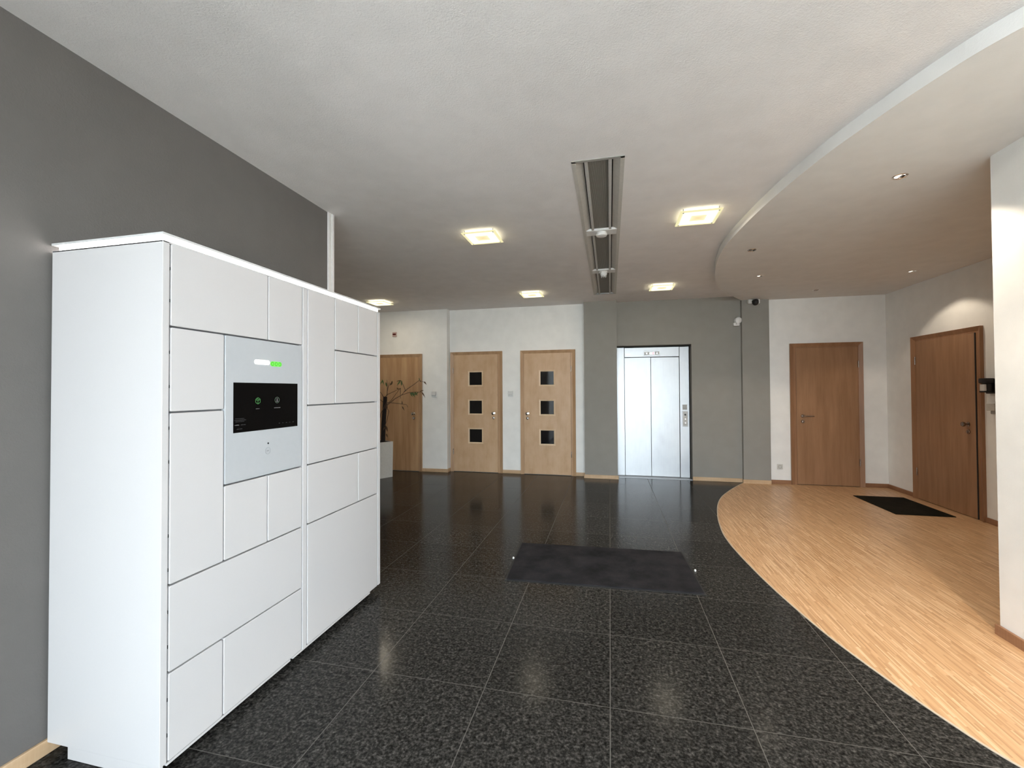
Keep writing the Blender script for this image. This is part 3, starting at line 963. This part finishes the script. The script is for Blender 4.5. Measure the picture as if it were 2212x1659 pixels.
for y0, y1 in ((dy0 - 0.004, dy0 + 0.020), (dy1 - 0.020, dy1 + 0.004)):
    en = MB()
    en.box(dx0 - 0.004, dx1 + 0.004, y0, y1, ZC - 0.004, ZC + 0.002)
    en.box(dx0, dx1, (y0 + y1) / 2 - 0.006, (y0 + y1) / 2 + 0.006, ZC, ZC + 0.06)
    en.build('end_profile', M['aluminium'], df)
B(dx0, dx1, dy0, dy1, ZC + 0.062, ZC + 0.075).build('plenum', M['dark_joint'], df)
secs = [(dy0 + 0.022, 3.99), (4.11, 5.335), (5.465, dy1 - 0.022)]
for y0, y1 in secs:
    for sg in (-1, 1):
        x = xc + sg * 0.0765
        BB(x - 0.011, x + 0.011, y0, y1, ZC + 0.000, ZC + 0.05, 0.002).build('light_bar', M['aluminium_light'], df)
    B(xc - 0.069, xc + 0.069, y0, y1, ZC + 0.016, ZC + 0.022).build('grille', M['grille'], df)
for y0, y1 in ((3.985, 4.115), (5.33, 5.47)):
    BB(xc - 0.138, xc + 0.138, y0, y1, ZC - 0.003, ZC + 0.02, 0.003).build('cross_plate', M['white_plastic'], df)
def detector(loc, label, prof, base):
    d = thing('smoke_detector', loc, label, 'detector')
    MB().lathe(loc, (0, 0, -1), base, 28).build('mounting_base', M['white_plastic'], d, True)
    MB().lathe(loc, (0, 0, -1), prof, 28).build('sensor_head', M['white_plastic'], d, True)
    return d
d1 = detector((xc, 4.05, ZC - 0.003), 'white low disc sensor on the first cross plate of the air diffuser', [(0.050, 0.012), (0.052, 0.022), (0.046, 0.032), (0.034, 0.036)], [(0.047, 0.0), (0.047, 0.012)])
d2 = detector((xc, 5.40, ZC - 0.003), 'white dome smoke detector on the second cross plate of the air diffuser', [(0.040, 0.016), (0.042, 0.030), (0.036, 0.046), (0.030, 0.052), (0.024, 0.062)], [(0.048, 0.0), (0.048, 0.016)])
vt = MB()
for k in range(8):
    a = 2 * PI * k / 8
    vt.box(xc + 0.03 * math.cos(a) - 0.003, xc + 0.03 * math.cos(a) + 0.003, 5.40 + 0.03 * math.sin(a) - 0.003, 5.40 + 0.03 * math.sin(a) + 0.003, ZC - 0.075, ZC - 0.055)
vt.build('sensor_cage', M['aluminium'], d2)

# ------------------------------------------------------------------ recessed downlights
def downlight(x, y, lit, label, power):
    d = thing('downlight', (x, y, ZS), label, 'downlight', 'recessed downlights in the dropped ceiling')
    MB().lathe((x, y, ZS + 0.001), (0, 0, -1), [(0.030, 0.0), (0.042, 0.0), (0.042, 0.004), (0.037, 0.007), (0.030, 0.004), (0.030, 0.0)], 28, caps=False).build('ring', M['chrome'], d, True)
    MB().lathe((x, y, ZS - 0.0015), (0, 0, -1), [(0.031, 0.0), (0.031, 0.001)], 28).build('reflector', M['downlight_glow'] if lit else M['bronze'], d, True)
    MB().box(x - 0.004, x + 0.004, y - 0.030, y + 0.030, ZS - 0.006, ZS - 0.002).build('lamp_bridge', M['chrome'], d)
    MB().box(x + 0.006, x + 0.026, y - 0.018, y + 0.018, ZS - 0.0045, ZS - 0.0024).build('lamp_holder', M['black'], d)
    if power:
        l = bpy.data.lights.new('downlight_lamp', 'SPOT')
        l.energy = power
        l.color = (1.0, 0.86, 0.68)
        l.spot_size = math.radians(112)
        l.spot_blend = 0.25
        l.shadow_soft_size = 0.03
        o = bpy.data.objects.new('downlight_lamp', l)
        COL.objects.link(o)
        o.parent = d
        o.location = (0, 0, -0.012)
    return d
downlight(1.855, 3.269, 1, 'bright recessed downlight, largest one, near the wall end', 26)
downlight(1.389, 4.667, 0, 'dark recessed downlight closest to the curved ceiling edge', 0)
downlight(1.800, 5.763, 1, 'small bright recessed downlight in front of the security camera', 16)
downlight(2.824, 6.783, 0, 'dark recessed downlight above the lever handle door', 0)
downlight(3.492, 5.973, 1, 'bright recessed downlight beside the knob door', 11)
downlight(1.88, 1.75, 1, 'recessed downlight in the dropped ceiling outside the view', 80)

# ------------------------------------------------------------------ small wall devices
def wallbox(name, x, z, y, label):
    d = thing(name, (x, y, z), label, 'intercom')
    BB(x - 0.047, x + 0.047, y - 0.012, y, z - 0.052, z + 0.052, 0.004).build('back_plate', M['white_plastic'], d)
    BB(x - 0.038, x + 0.038, y - 0.048, y - 0.010, z - 0.020, z + 0.048, 0.006).build('housing', M['white_plastic'], d)
    return d
wallbox('access_box', -3.080, 1.392, 7.22, 'white access control box on the wall right of the plant')
wallbox('access_box', -1.700, 1.397, YB, 'white access control box between the two doors with panes')
al = thing('fire_alarm', (-3.853, 7.22, 2.495), 'small pale alarm unit with dark red window high on the wall', 'alarm')
BB(-3.893, -3.812, 7.195, 7.22, 2.452, 2.538, 0.004).build('housing', M['pink'], al)
BB(-3.886, -3.822, 7.191, 7.197, 2.482, 2.512, 0.002).build('window', M['red'], al)
st = thing('wall_socket', (2.538, YB, 0.262), 'cream wall socket low beside the lever handle door', 'socket')
BB(2.498, 2.578, YB - 0.009, YB, 0.222, 0.302, 0.003).build('cover', M['socket'], st)
MB().lathe((2.538, YB - 0.009, 0.262), (0, -1, 0), [(0.020, 0.0), (0.026, 0.0), (0.026, 0.003), (0.021, 0.003), (0.020, 0.0)], 24, caps=False).build('insert_ring', M['aluminium'], st, True)
MB().lathe((2.538, YB - 0.0095, 0.262), (0, -1, 0), [(0.0205, 0.0), (0.0205, 0.0005)], 24).build('insert', M['socket'], st)
# security camera on the narrow grey strip
sc = thing('security_camera', (2.165, 7.29, 2.80), 'white bracket security camera with black dome under the dropped ceiling', 'camera')
BB(2.085, 2.145, 7.215, 7.29, 2.770, 2.838, 0.014).build('bracket', M['aluminium_light'], sc, True)
BB(2.200, 2.252, 7.215, 7.29, 2.765, 2.838, 0.012).build('bracket', M['white_plastic'], sc, True)
BB(2.095, 2.245, 7.235, 7.28, 2.805, 2.838, 0.008).build('cross_bar', M['aluminium_light'], sc, True)
dome = [(0.046 * math.cos(a), 0.05 * math.sin(a)) for a in [PI / 2 * k / 8 for k in range(9)]]
MB().lathe((2.182, 7.205, 2.785), (0, -0.5, -0.85), [(0.03, -0.03), (0.048, -0.02)] + [(max(r, 0.001), t) for r, t in dome], 24).build('camera_dome', M['black'], sc, True)
pr = thing('motion_sensor', (1.965, YB, 2.50), 'white motion sensor high on the grey wall right of the lift', 'sensor')
MB().lathe((1.970, YB, 2.535), (0, -1, 0), [(0.054, 0.0), (0.056, 0.03), (0.046, 0.06), (0.02, 0.075)], 24).build('sensor_head', M['white_plastic'], pr, True)
BB(1.898, 1.985, YB - 0.06, YB, 2.445, 2.500, 0.012).build('wall_foot', M['white_plastic'], pr, True)
MB().lathe((1.935, YB - 0.058, 2.478), (0, -1, 0), [(0.010, 0), (0.010, 0.004)], 16).build('screw', M['aluminium'], pr, True)
# wall phone and box beside the knob door
ph = thing('wall_phone', (XE, 5.56, 1.49), 'black wall phone right of the knob door', 'phone')
BB(XE - 0.030, XE, 5.48, 5.625, 1.395, 1.555, 0.006).build('base', M['black'], ph)
BB(XE - 0.115, XE - 0.03, 5.50, 5.60, 1.505, 1.560, 0.012).build('earpiece', M['black'], ph, True)
BB(XE - 0.085, XE - 0.03, 5.52, 5.60, 1.420, 1.51, 0.010).build('receiver', M['black'], ph, True)
BB(XE - 0.105, XE - 0.085, 5.53, 5.59, 1.425, 1.495, 0.004).build('label_window', M['white_plastic'], ph)
BB(XE - 0.108, XE - 0.03, 5.525, 5.595, 1.408, 1.424, 0.004).build('mouthpiece', M['black'], ph)
bx = thing('junction_box', (XE, 5.555, 1.24), 'white box on the wall below the black phone', 'box')
BB(XE - 0.045, XE, 5.50, 5.605, 1.215, 1.290, 0.006).build('housing', M['socket'], bx)
BB(XE - 0.030, XE, 5.50, 5.570, 1.180, 1.214, 0.004).build('socket_flap', M['aluminium'], bx)

# ------------------------------------------------------------------ mats
def rot2(c, a, pts):
    return [(c[0] + x * math.cos(a) - y * math.sin(a), c[1] + x * math.sin(a) + y * math.cos(a)) for x, y in pts]
mc = thing('floor_mat', (-0.09, 3.652, 0), 'large charcoal pile mat lying in the middle of the black floor', 'mat')
ang = math.radians(2.7)
hw, hh = 0.728, 0.408
MB().prism(rot2((-0.09, 3.652), ang, [(-hw, -hh), (hw, -hh), (hw, hh), (-hw, hh)]), 0.0005, 0.004).build('rubber_edge', M['rubber'], mc)
MB().prism(rot2((-0.09, 3.652), ang, [(-hw + .014, -hh + .014), (hw - .014, -hh + .014), (hw - .014, hh - .014), (-hw + .014, hh - .014)]), 0.004, 0.010).build('pile', M['mat_pile'], mc)
for x, y, lb in ((-0.825, 3.643, 'tiny white bit at the left edge of the charcoal mat'), (0.655, 3.697, 'tiny white bit at the right edge of the charcoal mat')):
    c = thing('floor_bit', (x, y, 0), lb, 'scrap')
    MB().lathe((x, y, 0.0006), (0, 0, 1), [(0.008, 0), (0.009, 0.006), (0.006, 0.014), (0.002, 0.016)], 12).build('cap', M['white_plastic'], c, True)
me_ = thing('door_mat', (3.497, 6.275, 0.0012), 'dark brown coir mat lying on the parquet before the knob door', 'mat')
BB(3.206, 3.788, 5.832, 6.722, 0.0014, 0.010, 0.003).build('pile', M['mat_coir'], me_)

# ------------------------------------------------------------------ planter with bare plant
pc_ = Vector((-3.85, 6.615, 0))
pt = thing('planter', pc_, 'square white planter behind the far end of the lockers', 'planter')
d1v = Vector((-0.50, -0.866, 0))
d2v = Vector((-0.866, 0.50, 0))
hs = 0.18
def sq(h, z):
    return [tuple(pc_ + (d1v * a + d2v * b) * h + Vector((0, 0, z))) for a, b in ((-1, -1), (1, -1), (1, 1), (-1, 1))]
o0, o1 = sq(hs * 0.97, 0.0), sq(hs, 0.598)
i1, i0 = sq(hs - 0.018, 0.598), sq(hs - 0.018, 0.55)
pb = MB().add(o0 + o1 + i1 + i0, [(3, 2, 1, 0)] + [(i + 4 * k, (i + 1) % 4 + 4 * k, (i + 1) % 4 + 4 * k + 4, i + 4 * k + 4) for k in range(3) for i in range(4)] + [(12, 13, 14, 15)])
pb.build('pot', M['planter'], pt)
MB().add(sq(hs - 0.019, 0.551) + sq(hs - 0.019, 0.597), [(3, 2, 1, 0), (4, 5, 6, 7), (0, 1, 5, 4), (1, 2, 6, 5), (2, 3, 7, 6), (3, 0, 4, 7)]).build('soil', M['soil'], pt)
pn = thing('bare_plant', (-3.745, 6.60, 0.600), 'sparse leggy plant on a dark support pole in the white planter', 'plant')
YP = 6.60
MB().tube([(-3.745, YP, 0.600), (-3.735, YP, 0.9), (-3.712, YP, 1.2), (-3.703, YP, 1.36)], [0.036, 0.036, 0.033, 0.031], 12).build('support_pole', M['moss_pole'], pn, True)
stems = [
    [(-3.741, 0, 1.117), (-3.632, -.05, 1.223), (-3.474, -.09, 1.328), (-3.345, -.11, 1.387), (-3.232, -.10, 1.426), (-3.091, -.09, 1.438), (-3.00, -.09, 1.432)],
    [(-3.70, 0, 1.36), (-3.668, .03, 1.401), (-3.56, .06, 1.453), (-3.466, .08, 1.505)],
    [(-3.69, 0, 1.20), (-3.668, -.02, 1.223), (-3.589, 0, 1.302), (-3.531, .05, 1.407), (-3.466, .08, 1.505)],
    [(-3.466, .08, 1.505), (-3.452, .05, 1.328)],
    [(-3.70, 0, 1.255), (-3.661, .02, 1.262), (-3.502, .08, 1.243), (-3.374, .12, 1.223), (-3.35, .12, 1.18)],
    [(-3.345, -.11, 1.387), (-3.267, -.13, 1.465), (-3.32, -.10, 1.55), (-3.38, -.06, 1.622)],
    [(-3.30, -.11, 1.44), (-3.232, -.12, 1.491), (-3.13, -.10, 1.56), (-3.049, -.08, 1.626), (-2.975, -.06, 1.600)],
    [(-3.71, 0, 1.20), (-3.668, -.03, 1.196), (-3.61, -.05, 1.118), (-3.632, -.06, 0.986), (-3.683, -.05, 0.867)],
    [(-3.70, 0, 1.35), (-3.683, .03, 1.407), (-3.697, .06, 1.54), (-3.711, .07, 1.646)],
    [(-3.683, .03, 1.45), (-3.675, .05, 1.53), (-3.66, .06, 1.60)],
    [(-3.80, 0, 1.00), (-3.76, -.05, 1.07), (-3.705, -.05, 1.17), (-3.646, -.05, 1.276)],
    [(-3.72, 0, 1.33), (-3.80, .04, 1.42), (-3.90, .06, 1.50)],
    [(-3.72, 0, 1.25), (-3.83, -.05, 1.36), (-3.95, -.06, 1.38)],
]
for sgs in stems:
    n = len(sgs)
    MB().tube([(x, YP + dy, z) for x, dy, z in sgs], [0.0065 - 0.003 * k / (n - 1) for k in range(n)], 6).build('stem', M['twig'], pn, True)
def leaf(base, tip, wd, droop, m):
    b = Vector(base)
    t = Vector(tip)
    d = t - b
    sd = d.cross(Vector((0, -1, 0.15))).normalized()
    K = [0, .18, .4, .65, .85, 1]
    Wd = [0.05, .7, 1, .75, .35, 0.02]
    vs, fs = [], []
    for k, ww in zip(K, Wd):
        c = b + d * k + Vector((0, 0, -droop * k * k))
        for s_, up in ((-1, 0.004), (0, -0.003), (1, 0.004)):
            vs.append(c + sd * ww * wd * s_ + Vector((0, 0, up)))
    for k in range(5):
        for j in range(2):
            fs.append((k * 3 + j, k * 3 + j + 1, k * 3 + j + 4, k * 3 + j + 3))
    return MB().add(vs, fs).build('leaf', m, pn, True)
LV = [((-3.38, 1.622), (-3.44, 1.56), 0.014, 0.02, 'leaf'), ((-3.38, 1.622), (-3.375, 1.535), 0.016, 0.0, 'leaf'), ((-3.38, 1.622), (-3.46, 1.625), 0.010, .01, 'leaf_brown'),
      ((-3.53, 1.59), (-3.57, 1.545), 0.014, 0.0, 'leaf_brown'), ((-3.52, 1.62), (-3.535, 1.55), 0.016, 0.0, 'leaf_brown'),
      ((-3.711, 1.646), (-3.66, 1.57), 0.012, 0.02, 'leaf'), ((-3.66, 1.60), (-3.655, 1.52), 0.014, 0.0, 'leaf'), ((-3.70, 1.63), (-3.74, 1.57), 0.010, 0.01, 'leaf'),
      ((-3.23, 1.425), (-3.14, 1.395), 0.018, 0.01, 'leaf'), ((-3.20, 1.43), (-3.135, 1.35), 0.016, 0.0, 'leaf'), ((-3.17, 1.435), (-3.10, 1.385), 0.016, 0.01, 'leaf'), ((-3.24, 1.42), (-3.19, 1.355), 0.012, 0.0, 'leaf'),
      ((-3.00, 1.432), (-2.93, 1.365), 0.010, 0.02, 'leaf_brown'), ((-3.04, 1.44), (-2.985, 1.47), 0.009, 0.01, 'leaf_brown'), ((-3.06, 1.44), (-3.10, 1.39), 0.008, 0.0, 'leaf'),
      ((-2.985, 1.603), (-2.935, 1.575), 0.012, 0.02, 'leaf_brown'), ((-3.049, 1.626), (-3.06, 1.665), 0.008, 0.0, 'leaf'), ((-3.03, 1.62), (-3.00, 1.60), 0.008, 0.0, 'leaf_brown'),
      ((-3.374, 1.223), (-3.375, 1.29), 0.010, 0.0, 'leaf_brown'), ((-3.36, 1.20), (-3.32, 1.13), 0.010, 0.0, 'leaf_brown'),
      ((-3.466, 1.505), (-3.41, 1.475), 0.010, 0.0, 'leaf_brown'), ((-3.683, 0.867), (-3.655, 0.77), 0.018, 0.0, 'leaf_brown'), ((-3.67, 0.85), (-3.70, 0.80), 0.014, 0.0, 'leaf_brown'), ((-3.66, 0.74), (-3.645, 0.67), 0.014, 0.0, 'leaf_brown'),
      ((-3.66, 1.21), (-3.64, 1.16), 0.012, 0.0, 'leaf_brown')]
for (bx_, bz), (tx_, tz), wd, dr, m in LV:
    y = YP - 0.05 + random.uniform(-.05, .05)
    leaf((bx_, y, bz), (tx_, y + random.uniform(-.03, .03), tz), wd, dr, M[m])
